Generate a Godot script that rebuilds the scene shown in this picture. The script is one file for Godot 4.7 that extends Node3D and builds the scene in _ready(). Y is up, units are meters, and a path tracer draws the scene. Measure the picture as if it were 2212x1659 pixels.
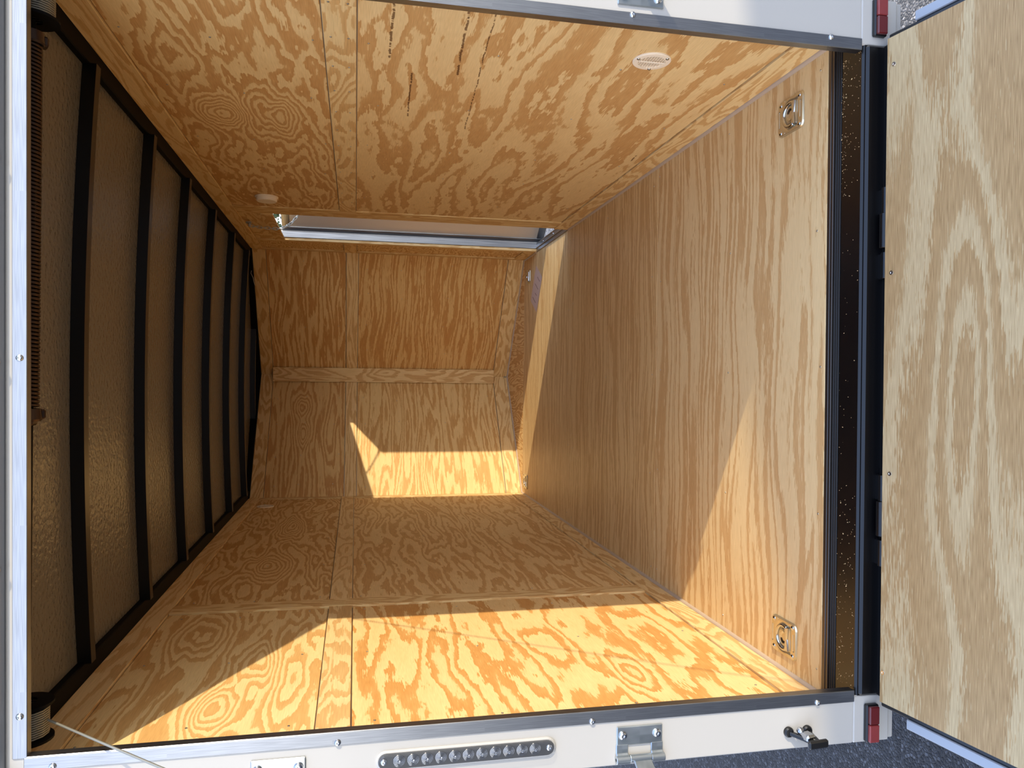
extends Node3D

# The place: an enclosed cargo trailer, rear ramp down, seen from behind with the camera turned on its side.
# x runs to the trailer's right, y up, z out of the rear opening; the floor's rear edge is z = 0.
const W := 0.865        # half the inner width
const L := 3.717        # length of the side walls
const NOSE := 0.612     # depth of the V nose
const FR := 0.135       # plane of the rear frame
const GROUND := -0.46
const SUN := Vector3(1.0, 0.339, 0.615)

var M := {}
var T := []             # textures, one per ply job
var J := []             # ply jobs
var rng := RandomNumberGenerator.new()

func _ready():
	# ---------- camera ----------
	var cam := Camera3D.new(); cam.name = "camera"
	cam.keep_aspect = Camera3D.KEEP_HEIGHT
	cam.fov = rad_to_deg(2.0 * atan(829.5 / 1645.0))
	cam.near = 0.02; cam.far = 200.0
	var b := Basis(Vector3(0, 0, 1), PI / 2 - 0.0097) * Basis(Vector3(1, 0, 0), 0.203) * Basis(Vector3(0, 1, 0), -0.0036)
	cam.transform = Transform3D(b.transposed(), Vector3(-0.0355, 1.2261, 1.8208))
	add_child(cam); cam.current = true
	# ---------- sky, sun, exposure ----------
	var env := Environment.new()
	var sm := ProceduralSkyMaterial.new()
	sm.sky_top_color = Color(0.50, 0.58, 0.72); sm.sky_horizon_color = Color(0.96, 0.95, 0.93)
	sm.sky_curve = 0.22; sm.sky_energy_multiplier = 2.0
	sm.ground_bottom_color = Color(0.3, 0.29, 0.28); sm.ground_horizon_color = Color(0.6, 0.6, 0.6)
	sm.sun_angle_max = 1.0
	var sky := Sky.new(); sky.sky_material = sm
	env.background_mode = Environment.BG_SKY; env.sky = sky
	env.ambient_light_source = Environment.AMBIENT_SOURCE_SKY
	env.tonemap_mode = Environment.TONE_MAPPER_LINEAR
	env.tonemap_exposure = 1.08
	env.sdfgi_enabled = true; env.ssao_enabled = true; env.ssil_enabled = true
	var we := WorldEnvironment.new(); we.name = "world_environment"; we.environment = env; add_child(we)
	var sun := DirectionalLight3D.new(); sun.name = "sun"
	sun.light_color = Color(1.0, 0.94, 0.83); sun.light_energy = 1.3
	sun.light_angular_distance = 0.53; sun.shadow_enabled = true
	sun.sky_mode = DirectionalLight3D.SKY_MODE_LIGHT_ONLY
	add_child(sun)
	sun.look_at_from_position(SUN, Vector3.ZERO, Vector3.UP)

	rng.seed = 7
	make_materials()
	build_ground()
	build_floor()
	build_walls()
	build_ceiling()
	build_rear_frame()
	build_sill()
	build_side_door()
	build_ramp()
	build_lift_hardware()
	build_fittings()
	build_surroundings()

# =====================================================================  helpers
func ST() -> SurfaceTool:
	var s := SurfaceTool.new(); s.begin(Mesh.PRIMITIVE_TRIANGLES); return s

func tri(st: SurfaceTool, a: Vector3, b: Vector3, c: Vector3, mid: Vector3, ua := Vector2.ZERO, ub := Vector2.ZERO, uc := Vector2.ZERO):
	var n := (a - c).cross(a - b)
	if n.length_squared() < 1e-16: return
	n = n.normalized()
	if n.dot((a + b + c) / 3.0 - mid) < 0.0:
		var t := b; b = c; c = t
		var tu := ub; ub = uc; uc = tu
		n = -n
	st.set_normal(n); st.set_uv(ua); st.add_vertex(a)
	st.set_normal(n); st.set_uv(ub); st.add_vertex(b)
	st.set_normal(n); st.set_uv(uc); st.add_vertex(c)

func quad(st: SurfaceTool, a: Vector3, b: Vector3, c: Vector3, d: Vector3, mid: Vector3, ua := Vector2(0, 0), ub := Vector2(1, 0), uc := Vector2(1, 1), ud := Vector2(0, 1)):
	tri(st, a, b, c, mid, ua, ub, uc); tri(st, a, c, d, mid, ua, uc, ud)

# chamfered box; o is its centre; uvs in metres along its longest side, scaled by us and offset by uo
func cbox(st: SurfaceTool, bs: Basis, o: Vector3, size: Vector3, bev := 0.001, us := Vector2(1, 1), uo := Vector2.ZERO):
	var h := size * 0.5
	bev = minf(bev, minf(h.x, minf(h.y, h.z)) * 0.9)
	var longest := 0
	if size.y > size.x and size.y >= size.z: longest = 1
	elif size.z > size.x: longest = 2
	var P := func(s: Vector3, ax: int) -> Vector3:
		var p := Vector3(s.x * h.x, s.y * h.y, s.z * h.z)
		for k in 3:
			if k != ax: p[k] -= s[k] * bev
		return p
	var UV := func(p: Vector3, ax: int) -> Vector2:
		var r := []
		for k in 3:
			if k != ax: r.append(k)
		var u: float; var v: float
		if longest == r[1]: u = p[r[1]]; v = p[r[0]]
		else: u = p[r[0]]; v = p[r[1]]
		return Vector2(u * us.x + uo.x, v * us.y + uo.y)
	var sg := [-1.0, 1.0]
	for ax in 3:
		var i := (ax + 1) % 3; var j := (ax + 2) % 3
		for s in sg:
			var q := []; var uq := []
			for c in [[-1, -1], [1, -1], [1, 1], [-1, 1]]:
				var v := Vector3(); v[ax] = s; v[i] = c[0]; v[j] = c[1]
				var p: Vector3 = P.call(v, ax)
				uq.append(UV.call(p, ax)); q.append(o + bs * p)
			quad(st, q[0], q[1], q[2], q[3], o, uq[0], uq[1], uq[2], uq[3])
		# edges running along ax
		for si in sg:
			for sj in sg:
				var e := []; var ue := []
				for k in [-1.0, 1.0]:
					var v := Vector3(); v[ax] = k; v[i] = si; v[j] = sj
					var pi: Vector3 = P.call(v, i); var pj: Vector3 = P.call(v, j)
					e.append(o + bs * pi); e.append(o + bs * pj)
					ue.append(UV.call(pi, i)); ue.append(UV.call(pi, i))
				quad(st, e[0], e[1], e[3], e[2], o, ue[0], ue[1], ue[3], ue[2])
	for sx in sg:
		for sy in sg:
			for sz in sg:
				var v := Vector3(sx, sy, sz)
				tri(st, o + bs * P.call(v, 0), o + bs * P.call(v, 1), o + bs * P.call(v, 2), o)

func box(st: SurfaceTool, lo: Vector3, hi: Vector3, bev := 0.001, us := Vector2(1, 1), uo := Vector2.ZERO):
	cbox(st, Basis(), (lo + hi) * 0.5, (hi - lo).abs(), bev, us, uo)

func tube(st: SurfaceTool, pts: Array, r, seg := 10, closed := false):
	var n := pts.size(); var rings := []
	var prev := Vector3.ZERO
	for i in n:
		var a: Vector3 = pts[(i - 1 + n) % n] if closed or i > 0 else pts[i]
		var c: Vector3 = pts[(i + 1) % n] if closed or i < n - 1 else pts[i]
		var t := (c - a).normalized()
		if prev == Vector3.ZERO:
			prev = t.cross(Vector3.UP if absf(t.y) < 0.9 else Vector3.RIGHT).normalized()
		prev = (prev - t * prev.dot(t)).normalized()
		var bi := t.cross(prev)
		var rr: float = r[i] if r is Array else r
		var ring := []
		for k in seg:
			var ang := TAU * k / seg
			var d := prev * cos(ang) + bi * sin(ang)
			ring.append([pts[i] + d * rr, d])
		rings.append(ring)
	for i in (n if closed else n - 1):
		var A: Array = rings[i]; var B: Array = rings[(i + 1) % n]
		for k in seg:
			var k2 := (k + 1) % seg
			var uv0 := Vector2(float(k) / seg, i)
			sv(st, A[k], uv0); sv(st, B[k2], uv0); sv(st, A[k2], uv0)
			sv(st, A[k], uv0); sv(st, B[k], uv0); sv(st, B[k2], uv0)
	if not closed:
		for e in [[rings[0], pts[0], pts[1]], [rings[n - 1], pts[n - 1], pts[n - 2]]]:
			for k in seg:
				tri(st, e[1], e[0][k][0], e[0][(k + 1) % seg][0], e[2])

func sv(st: SurfaceTool, v: Array, uv: Vector2):
	st.set_normal(v[1]); st.set_uv(uv); st.add_vertex(v[0])

# lathe round the local y axis; profile is a list of (radius, height), outside to inside
func lathe(st: SurfaceTool, xf: Transform3D, prof: Array, seg := 24, smooth := false):
	var m := prof.size()
	var seg_n := []
	for i in m - 1:
		var d: Vector2 = prof[i + 1] - prof[i]
		seg_n.append(Vector2(d.y, -d.x).normalized())
	# outward: for a profile from the rim (large r, low y) inward/up, the normal is (dy, -dr)
	for i in m - 1:
		var n0: Vector2 = seg_n[i]; var n1: Vector2 = seg_n[i]
		if smooth:
			if i > 0: n0 = (seg_n[i] + seg_n[i - 1]).normalized()
			if i < m - 2: n1 = (seg_n[i] + seg_n[i + 1]).normalized()
		for k in seg:
			var a0 := TAU * k / seg; var a1 := TAU * (k + 1) / seg
			var V := func(p: Vector2, n: Vector2, a: float) -> Array:
				return [xf * Vector3(p.x * cos(a), p.y, p.x * sin(a)), (xf.basis * Vector3(n.x * cos(a), n.y, n.x * sin(a))).normalized()]
			var A: Array = V.call(prof[i], n0, a0); var B: Array = V.call(prof[i], n0, a1)
			var C: Array = V.call(prof[i + 1], n1, a1); var D: Array = V.call(prof[i + 1], n1, a0)
			if prof[i].x > 1e-6:
				sv(st, A, Vector2()); sv(st, B, Vector2()); sv(st, C, Vector2())
			if prof[i + 1].x > 1e-6:
				sv(st, A, Vector2()); sv(st, C, Vector2()); sv(st, D, Vector2())

# a frame whose y axis is n
func facing(o: Vector3, n: Vector3, spin := 0.0) -> Transform3D:
	n = n.normalized()
	var x := n.cross(Vector3(0, 0, 1) if absf(n.z) < 0.9 else Vector3(0, 1, 0)).normalized()
	var bs := Basis(x, n, x.cross(n))
	return Transform3D(bs * Basis(Vector3.UP, spin), o)

func dome(st: SurfaceTool, o: Vector3, n: Vector3, r: float, h: float, seg := 12):
	var pr := []
	for i in 6:
		var a := PI / 2 * i / 5.0
		pr.append(Vector2(r * cos(a), h * sin(a)))
	lathe(st, facing(o, n), pr, seg, true)

# button-head screw with a sunken socket
func screw_head(st: SurfaceTool, o: Vector3, n: Vector3, r: float):
	lathe(st, facing(o, n), [Vector2(r, 0), Vector2(r * 0.97, r * 0.2), Vector2(r * 0.8, r * 0.48), Vector2(r * 0.5, r * 0.62), Vector2(r * 0.34, r * 0.64), Vector2(r * 0.3, r * 0.3), Vector2(0.0001, r * 0.28)], 14, false)

func obj(called: String, st: SurfaceTool, mat: Material, parent: Node, label := "") -> MeshInstance3D:
	var mi := MeshInstance3D.new(); mi.name = called
	mi.mesh = st.commit(); mi.material_override = mat
	if label != "": mi.set_meta("label", label)
	parent.add_child(mi, true)
	return mi

func structure(called: String) -> Node3D:
	var n := Node3D.new(); n.name = called; add_child(n, true); n.set_meta("kind", "structure"); return n

func thing(called: String, label: String, category: String, at := Vector3.ZERO, group := "") -> Node3D:
	var n := Node3D.new(); n.name = called; add_child(n, true); n.position = at
	n.set_meta("label", label); n.set_meta("category", category)
	if group != "": n.set_meta("group", group)
	return n

# =====================================================================  materials
func std(c: Color, rough := 0.5, metal := 0.0) -> StandardMaterial3D:
	var m := StandardMaterial3D.new(); m.albedo_color = c; m.roughness = rough; m.metallic = metal; return m

func noise(seed_: int, freq: float, oct := 3) -> FastNoiseLite:
	var n := FastNoiseLite.new(); n.seed = seed_; n.frequency = freq
	n.noise_type = FastNoiseLite.TYPE_SIMPLEX_SMOOTH; n.fractal_octaves = oct; return n

# a rotary-cut pine veneer sheet: contour bands of a slow height field, long along the grain (u)
# job: w, h in metres; px per metre; seed; k bands; su, sv field scales; bumps [u, v, ru, rv, amp]
func job(w: float, h: float, d := {}) -> int:
	var o := {"w": w, "h": h, "px": 560.0, "seed": 100 + J.size() * 17, "k": 5.0, "su": 0.9, "sv": 4.5, "tilt": 0.0, "jit": 0.30, "q": 0.46, "fine": 0.10, "ripple": 0.12, "bumps": [], "cracks": [], "light": Color8(214, 172, 116), "dark": Color8(181, 123, 66)}
	o.merge(d, true); J.append(o); return J.size() - 1

func run_job(i: int):
	var o: Dictionary = J[i]
	var pw := clampi(int(o.w * o.px), 64, 2048); var ph := clampi(int(o.h * o.px), 64, 2048)
	var gw := maxi(pw / 7, 24); var gh := maxi(ph / 3, 24)
	var n1 := noise(o.seed, 1.0, 2); var n2 := noise(o.seed + 1, 1.0, 2); var n3 := noise(o.seed + 2, 1.0, 3); var n4 := noise(o.seed + 3, 1.0, 1)
	var f := PackedFloat32Array(); f.resize(gw * gh)
	for y in gh:
		var v: float = (y + 0.5) / gh * o.h
		for x in gw:
			var u: float = (x + 0.5) / gw * o.w
			var wv: float = v + 0.03 * n4.get_noise_2d(u * 1.6, v * 2.0)
			var a: float = o.k * (0.75 * n1.get_noise_2d(u * o.su, wv * o.sv) + 0.25 * n2.get_noise_2d(u * o.su * 2.3, wv * o.sv * 2.4)) + o.tilt * v
			a += o.ripple * n3.get_noise_2d(u * 7.0, v * 26.0)
			for bp in o.bumps:
				var e: float = pow((u - bp[0]) / bp[2], 2.0) + pow((v - bp[1]) / bp[3], 2.0)
				if e < 9.0: a += bp[4] * exp(-e)
			f[y * gw + x] = a
	var fi := Image.create_from_data(gw, gh, false, Image.FORMAT_RF, f.to_byte_array())
	fi.resize(pw, ph, Image.INTERPOLATE_CUBIC)
	var F := fi.get_data().to_float32_array()
	# fibre streaks, drawn out along the grain
	var s1 := noise(o.seed + 5, 0.22, 3); s1.fractal_gain = 0.7
	var si: Image = s1.get_image(maxi(pw / 14, 16), ph); si.resize(pw, ph, Image.INTERPOLATE_CUBIC)
	var S := si.get_data()
	var s2 := noise(o.seed + 6, 0.45, 2)
	var s2i: Image = s2.get_image(maxi(pw / 20, 16), ph); s2i.resize(pw, ph, Image.INTERPOLATE_BILINEAR)
	var S2 := s2i.get_data()
	# colour table: 256 band phases by 32 streak tones
	var q: float = o.q
	var lut := PackedByteArray(); lut.resize(256 * 32 * 3)
	for t in 256:
		var p := t / 255.0
		var m := 0.0
		if p < 0.035: m = lerpf(0.10, 1.0, p / 0.035)
		elif p < q: m = lerpf(1.0, 0.80, (p - 0.035) / (q - 0.035))
		elif p < q + 0.03: m = lerpf(0.80, 0.16, (p - q) / 0.03)
		else: m = lerpf(0.16, 0.02, (p - q - 0.03) / (1.0 - q - 0.03))
		if p >= 0.99: m = 0.10
		var c: Color = o.light.lerp(o.dark, m)
		for s in 32:
			var g: float = 1.0 + o.fine * (s / 31.0 - 0.5) * (1.0 + 0.4 * m)
			var ix := (t * 32 + s) * 3
			lut[ix] = clampi(int(c.r8 * g), 0, 255); lut[ix + 1] = clampi(int(c.g8 * (1.0 + (g - 1.0) * 1.15)), 0, 255); lut[ix + 2] = clampi(int(c.b8 * (1.0 + (g - 1.0) * 1.4)), 0, 255)
	var out := PackedByteArray(); out.resize(pw * ph * 3)
	var jit: float = o.jit / 255.0
	var oi := 0
	for k in pw * ph:
		var val := F[k] + S[k] * jit
		var ix := ((int((val - floorf(val)) * 255.0) << 5) | (S2[k] >> 3)) * 3
		out[oi] = lut[ix]; out[oi + 1] = lut[ix + 1]; out[oi + 2] = lut[ix + 2]
		oi += 3
	# dark splits and pencil marks: [u0, v0, u1, v1, pixels wide]
	for c in o.cracks:
		var a := Vector2(c[0] * pw / o.w, c[1] * ph / o.h); var e := Vector2(c[2] * pw / o.w, c[3] * ph / o.h)
		var steps := int(a.distance_to(e)) + 1
		for s in steps:
			var w0: float = 0.5 + 0.5 * n3.get_noise_2d(s * 0.05, c[0] * 90.0)
			if w0 < 0.36: continue
			var pt := a.lerp(e, float(s) / steps) + Vector2(0, 3.0 * n3.get_noise_2d(s * 0.012, 5.0))
			for dy in int(ceil(c[4] * (0.5 + w0))):
				var px := int(pt.x); var py := int(pt.y) + dy
				if px < 0 or py < 0 or px >= pw or py >= ph: continue
				var at := (py * pw + px) * 3
				out[at] = int(out[at] * 0.58); out[at + 1] = int(out[at + 1] * 0.52); out[at + 2] = int(out[at + 2] * 0.48)
	T[i] = Image.create_from_data(pw, ph, false, Image.FORMAT_RGB8, out)

func ply_mat(img: Image, rough := 0.52) -> StandardMaterial3D:
	var m := StandardMaterial3D.new()
	m.albedo_texture = ImageTexture.create_from_image(img); m.roughness = rough
	m.metallic_specular = 0.35
	return m

func grain_image(w: int, h: int, seed_: int, stretch: int, lo: Color, hi: Color, f := 0.3) -> Image:
	var n := noise(seed_, f, 3)
	var a: Image = n.get_image(maxi(w / stretch, 4), h); a.resize(w, h, Image.INTERPOLATE_CUBIC)
	var d := a.get_data(); var out := PackedByteArray(); out.resize(w * h * 3)
	for k in w * h:
		var c := lo.lerp(hi, d[k] / 255.0)
		out[k * 3] = c.r8; out[k * 3 + 1] = c.g8; out[k * 3 + 2] = c.b8
	return Image.create_from_data(w, h, false, Image.FORMAT_RGB8, out)

func normal_tex(seed_: int, freq: float, size := 512, strength := 4.0, oct := 3) -> NoiseTexture2D:
	var t := NoiseTexture2D.new(); t.width = size; t.height = size; t.seamless = true
	t.noise = noise(seed_, freq, oct); t.as_normal_map = true; t.bump_strength = strength
	return t

func make_materials():
	M.steel = std(Color8(8, 8, 10), 0.30)                 # black painted steel
	M.steel.metallic_specular = 0.5
	M.steel_dull = std(Color8(11, 10, 10), 0.6); M.steel_dull.metallic_specular = 0.2
	M.white = std(Color8(176, 173, 167), 0.32)
	M.white.clearcoat_enabled = true; M.white.clearcoat = 0.3; M.white.clearcoat_roughness = 0.15
	var alu := ImageTexture.create_from_image(grain_image(512, 256, 41, 40, Color8(128, 131, 136), Color8(172, 175, 180)))
	M.alum = std(Color(1, 1, 1), 0.33, 1.0); M.alum.albedo_texture = alu
	M.alum.roughness = 0.34
	M.alum_dull = std(Color8(150, 155, 162), 0.45, 0.2)
	M.alum_skin = std(Color8(220, 212, 198), 0.36, 0.6)     # the smooth inner skin of the side door
	M.zinc = std(Color8(176, 186, 190), 0.32, 0.95)
	M.zinc.albedo_texture = ImageTexture.create_from_image(grain_image(256, 256, 52, 2, Color8(150, 158, 162), Color8(214, 220, 222), 0.06))
	M.zinc.albedo_color = Color(1, 1, 1)
	M.edge = std(Color8(96, 90, 86), 0.35, 0.9)
	M.brass = std(Color8(214, 206, 178), 0.36, 0.9)          # yellow-passivated plating of the tie-downs
	M.chrome = std(Color8(205, 208, 212), 0.18, 1.0)
	M.screw = std(Color8(180, 176, 165), 0.3, 1.0)
	M.rubber = std(Color8(18, 18, 19), 0.6)
	M.black_plastic = std(Color8(16, 16, 17), 0.35)
	M.plastic = std(Color8(246, 230, 204), 0.45)
	M.red = std(Color8(84, 4, 8), 0.22); M.red.clearcoat_enabled = true; M.red.clearcoat = 0.8
	M.red_bright = std(Color8(132, 8, 10), 0.3); M.red_bright.clearcoat_enabled = true
	M.red_bright.normal_enabled = true; M.red_bright.normal_texture = normal_tex(61, 0.12, 256, 8.0); M.red_bright.uv1_triplanar = true; M.red_bright.uv1_scale = Vector3(40, 40, 40)
	M.clear = std(Color(0.95, 0.97, 1.0, 0.04), 0.02)
	M.clear.transparency = BaseMaterial3D.TRANSPARENCY_ALPHA
	M.lens = std(Color8(176, 178, 182), 0.10, 1.0)
	M.caulk = std(Color8(186, 166, 144), 0.6)
	M.wire_white = std(Color8(220, 216, 205), 0.5)
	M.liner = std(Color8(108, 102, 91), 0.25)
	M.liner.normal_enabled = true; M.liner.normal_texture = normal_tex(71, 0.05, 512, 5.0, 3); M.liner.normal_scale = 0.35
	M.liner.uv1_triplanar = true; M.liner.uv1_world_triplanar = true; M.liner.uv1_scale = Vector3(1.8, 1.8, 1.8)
	M.paper = std(Color8(206, 180, 166), 0.8)
	M.ink = std(Color8(96, 66, 62), 0.8)
	M.spring = std(Color8(70, 52, 40), 0.34, 0.8)
	M.rope = std(Color8(150, 146, 132), 0.45, 0.6)
	M.sawdust = std(Color8(222, 190, 140), 0.8)
	M.leaf = std(Color8(70, 86, 50), 0.7); M.leaf.cull_mode = BaseMaterial3D.CULL_DISABLED
	M.bark = std(Color8(84, 70, 56), 0.9)
	M.tyre = std(Color8(22, 22, 22), 0.8)
	M.asphalt = ground_mat(81, Color8(30, 32, 38), Color8(92, 94, 100), 0.9)
	M.gravel = ground_mat(91, Color8(92, 88, 84), Color8(206, 196, 184), 0.9)

	# ---- plywood sheets, one texture each ----
	var lt := Color8(234, 204, 147); var dk := Color8(202, 154, 95)
	# floor: grain across the trailer
	M.j_floor0 = job(1.73, 1.20, {"px": 900.0, "k": 2.7, "su": 0.28, "sv": 6.0, "jit": 0.45, "q": 0.44, "light": Color8(226, 198, 147), "dark": Color8(200, 160, 107), "seed": 301})
	M.j_floor1 = job(1.73, 1.28, {"px": 640.0, "k": 3.2, "su": 0.25, "sv": 6.5, "jit": 0.4, "light": Color8(222, 192, 139), "dark": Color8(196, 156, 103), "seed": 318})
	M.j_floor2 = job(1.73, 1.28, {"px": 520.0, "k": 3.2, "su": 0.25, "sv": 7.0, "jit": 0.4, "light": Color8(224, 194, 141), "dark": Color8(198, 158, 105), "seed": 335})
	M.j_floor3 = job(0.64, 1.75, {"px": 420.0, "k": 5.0, "su": 0.8, "sv": 5.5, "seed": 352, "light": lt, "dark": dk})
	# right wall
	M.j_right_low = job(2.50, 1.15, {"px": 780.0, "k": 2.3, "su": 0.42, "sv": 3.4, "jit": 0.26, "q": 0.43, "ripple": 0.30, "seed": 377, "light": Color8(232, 200, 143), "dark": Color8(200, 152, 93), "cracks": [[0.12, 1.062, 0.46, 1.058, 4], [0.13, 0.878, 0.55, 0.853, 4], [0.13, 0.812, 1.02, 0.766, 2], [0.55, 0.99, 0.93, 0.976, 3], [1.18, 0.045, 1.27, 0.04, 4]]})
	M.j_right_top = job(2.50, 0.55, {"px": 720.0, "k": 3.6, "su": 0.85, "sv": 3.6, "jit": 0.22, "q": 0.50, "ripple": 0.42, "seed": 391, "light": Color8(230, 198, 141), "dark": Color8(196, 146, 87), "bumps": [[1.02, 0.18, 0.20, 0.10, 6.0], [1.05, 0.36, 0.12, 0.08, -5.0]], "cracks": [[2.2, 0.07, 2.21, 0.15, 3]]})
	M.j_right_front = job(0.40, 1.80, {"px": 380.0, "k": 4.5, "su": 1.2, "sv": 4.0, "seed": 402, "light": lt, "dark": dk})
	# left wall
	M.j_left_low_rear = job(1.12, 1.15, {"px": 860.0, "k": 2.5, "su": 0.65, "sv": 3.6, "jit": 0.28, "q": 0.42, "ripple": 0.30, "seed": 433, "light": Color8(238, 204, 143), "dark": Color8(204, 146, 79), "bumps": [[0.35, 0.35, 0.16, 0.05, 2.2], [0.62, 0.55, 0.2, 0.09, -2.0]]})
	M.j_left_top_rear = job(1.12, 0.55, {"px": 820.0, "k": 3.6, "su": 0.6, "sv": 4.6, "jit": 0.18, "q": 0.48, "ripple": 0.30, "seed": 447, "light": Color8(236, 206, 147), "dark": Color8(208, 160, 97), "bumps": [[0.30, 0.26, 0.14, 0.06, 4.5], [0.62, 0.18, 0.16, 0.06, 4.0], [0.85, 0.40, 0.2, 0.1, -3.0]]})
	M.j_left_low = job(2.55, 1.15, {"px": 600.0, "k": 3.6, "su": 0.45, "sv": 4.5, "jit": 0.22, "q": 0.45, "ripple": 0.30, "seed": 463, "light": Color8(230, 198, 141), "dark": Color8(202, 156, 97)})
	M.j_left_top = job(2.55, 0.55, {"px": 560.0, "k": 3.8, "su": 0.9, "sv": 4.6, "jit": 0.25, "q": 0.47, "ripple": 0.30, "seed": 478, "light": Color8(228, 196, 139), "dark": Color8(196, 148, 87), "bumps": [[0.6, 0.3, 0.2, 0.07, 5.0], [1.5, 0.25, 0.3, 0.06, 5.0]]})
	# V nose
	M.j_nose_rt = job(0.95, 0.56, {"px": 620.0, "k": 3.0, "su": 0.5, "sv": 6.0, "q": 0.5, "jit": 0.4, "seed": 493, "light": Color8(230, 196, 137), "dark": Color8(196, 144, 83)})
	M.j_nose_rl = job(0.95, 1.12, {"px": 620.0, "k": 3.2, "su": 0.45, "sv": 6.5, "q": 0.52, "jit": 0.55, "seed": 508, "light": Color8(228, 190, 127), "dark": Color8(198, 144, 81)})
	M.j_nose_lt = job(0.95, 0.56, {"px": 620.0, "k": 3.0, "su": 0.6, "sv": 5.5, "q": 0.46, "jit": 0.35, "seed": 523, "light": Color8(226, 192, 133), "dark": Color8(196, 146, 87), "bumps": [[0.5, 0.3, 0.1, 0.05, 4.0], [0.72, 0.32, 0.09, 0.06, 4.0]]})
	M.j_nose_ll = job(0.95, 1.12, {"px": 620.0, "k": 3.4, "su": 0.5, "sv": 5.5, "q": 0.42, "jit": 0.4, "seed": 538, "light": Color8(234, 202, 141), "dark": Color8(206, 158, 95)})
	# ramp: paler, weathered
	M.j_ramp = job(1.64, 1.95, {"px": 820.0, "k": 2.0, "su": 0.30, "sv": 2.4, "jit": 0.5, "q": 0.60, "fine": 0.24, "ripple": 0.05, "seed": 561, "light": Color8(180, 158, 119), "dark": Color8(158, 128, 87), "bumps": [[0.82, 0.22, 0.42, 0.07, 2.2]]})
	# strips of plywood for battens and trim boards
	M.j_strip0 = job(2.6, 0.42, {"px": 520.0, "k": 4.5, "su": 1.0, "sv": 4.5, "seed": 575, "light": Color8(232, 202, 145), "dark": Color8(206, 162, 103)})
	M.j_strip1 = job(2.6, 0.42, {"px": 520.0, "k": 3.5, "su": 0.8, "sv": 5.5, "seed": 590, "q": 0.4, "light": Color8(234, 204, 149), "dark": Color8(212, 170, 111)})
	T.resize(J.size())
	var gid := WorkerThreadPool.add_group_task(run_job, J.size(), -1, true)
	WorkerThreadPool.wait_for_group_task_completion(gid)
	M.ply = []
	for i in J.size(): M.ply.append(ply_mat(T[i], 0.46 if i < 3 else 0.58))

func ground_mat(seed_: int, lo: Color, hi: Color, rough: float) -> StandardMaterial3D:
	var n := FastNoiseLite.new(); n.noise_type = FastNoiseLite.TYPE_CELLULAR; n.seed = seed_; n.frequency = 0.085
	n.cellular_return_type = FastNoiseLite.RETURN_CELL_VALUE; n.cellular_jitter = 1.0; n.fractal_type = FastNoiseLite.FRACTAL_NONE
	var d := FastNoiseLite.new(); d.noise_type = FastNoiseLite.TYPE_CELLULAR; d.seed = seed_; d.frequency = 0.085
	d.cellular_return_type = FastNoiseLite.RETURN_DISTANCE2_SUB; d.cellular_jitter = 1.0; d.fractal_type = FastNoiseLite.FRACTAL_NONE
	var z := 768
	var a: Image = n.get_seamless_image(z, z); var e: Image = d.get_seamless_image(z, z)
	var A := a.get_data(); var E := e.get_data()
	var out := PackedByteArray(); out.resize(z * z * 3); var hh := PackedByteArray(); hh.resize(z * z)
	for k in z * z:
		var edge := clampf(E[k] / 110.0, 0.0, 1.0)
		var c := lo.lerp(hi, pow(A[k] / 255.0, 1.6) * (0.35 + 0.65 * edge))
		out[k * 3] = c.r8; out[k * 3 + 1] = c.g8; out[k * 3 + 2] = c.b8
		hh[k] = clampi(int(sqrt(edge) * (150.0 + A[k] * 0.4)), 0, 255)
	var m := std(Color(1, 1, 1), rough)
	m.albedo_texture = ImageTexture.create_from_image(Image.create_from_data(z, z, false, Image.FORMAT_RGB8, out))
	var ni := Image.create_from_data(z, z, false, Image.FORMAT_L8, hh)
	ni.convert(Image.FORMAT_RGBA8); ni.bump_map_to_normal_map(6.0)
	m.normal_enabled = true; m.normal_texture = ImageTexture.create_from_image(ni); m.normal_scale = 1.0
	m.uv1_triplanar = true; m.uv1_world_triplanar = true; m.uv1_scale = Vector3(1.35, 1.35, 1.35)
	return m

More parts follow.
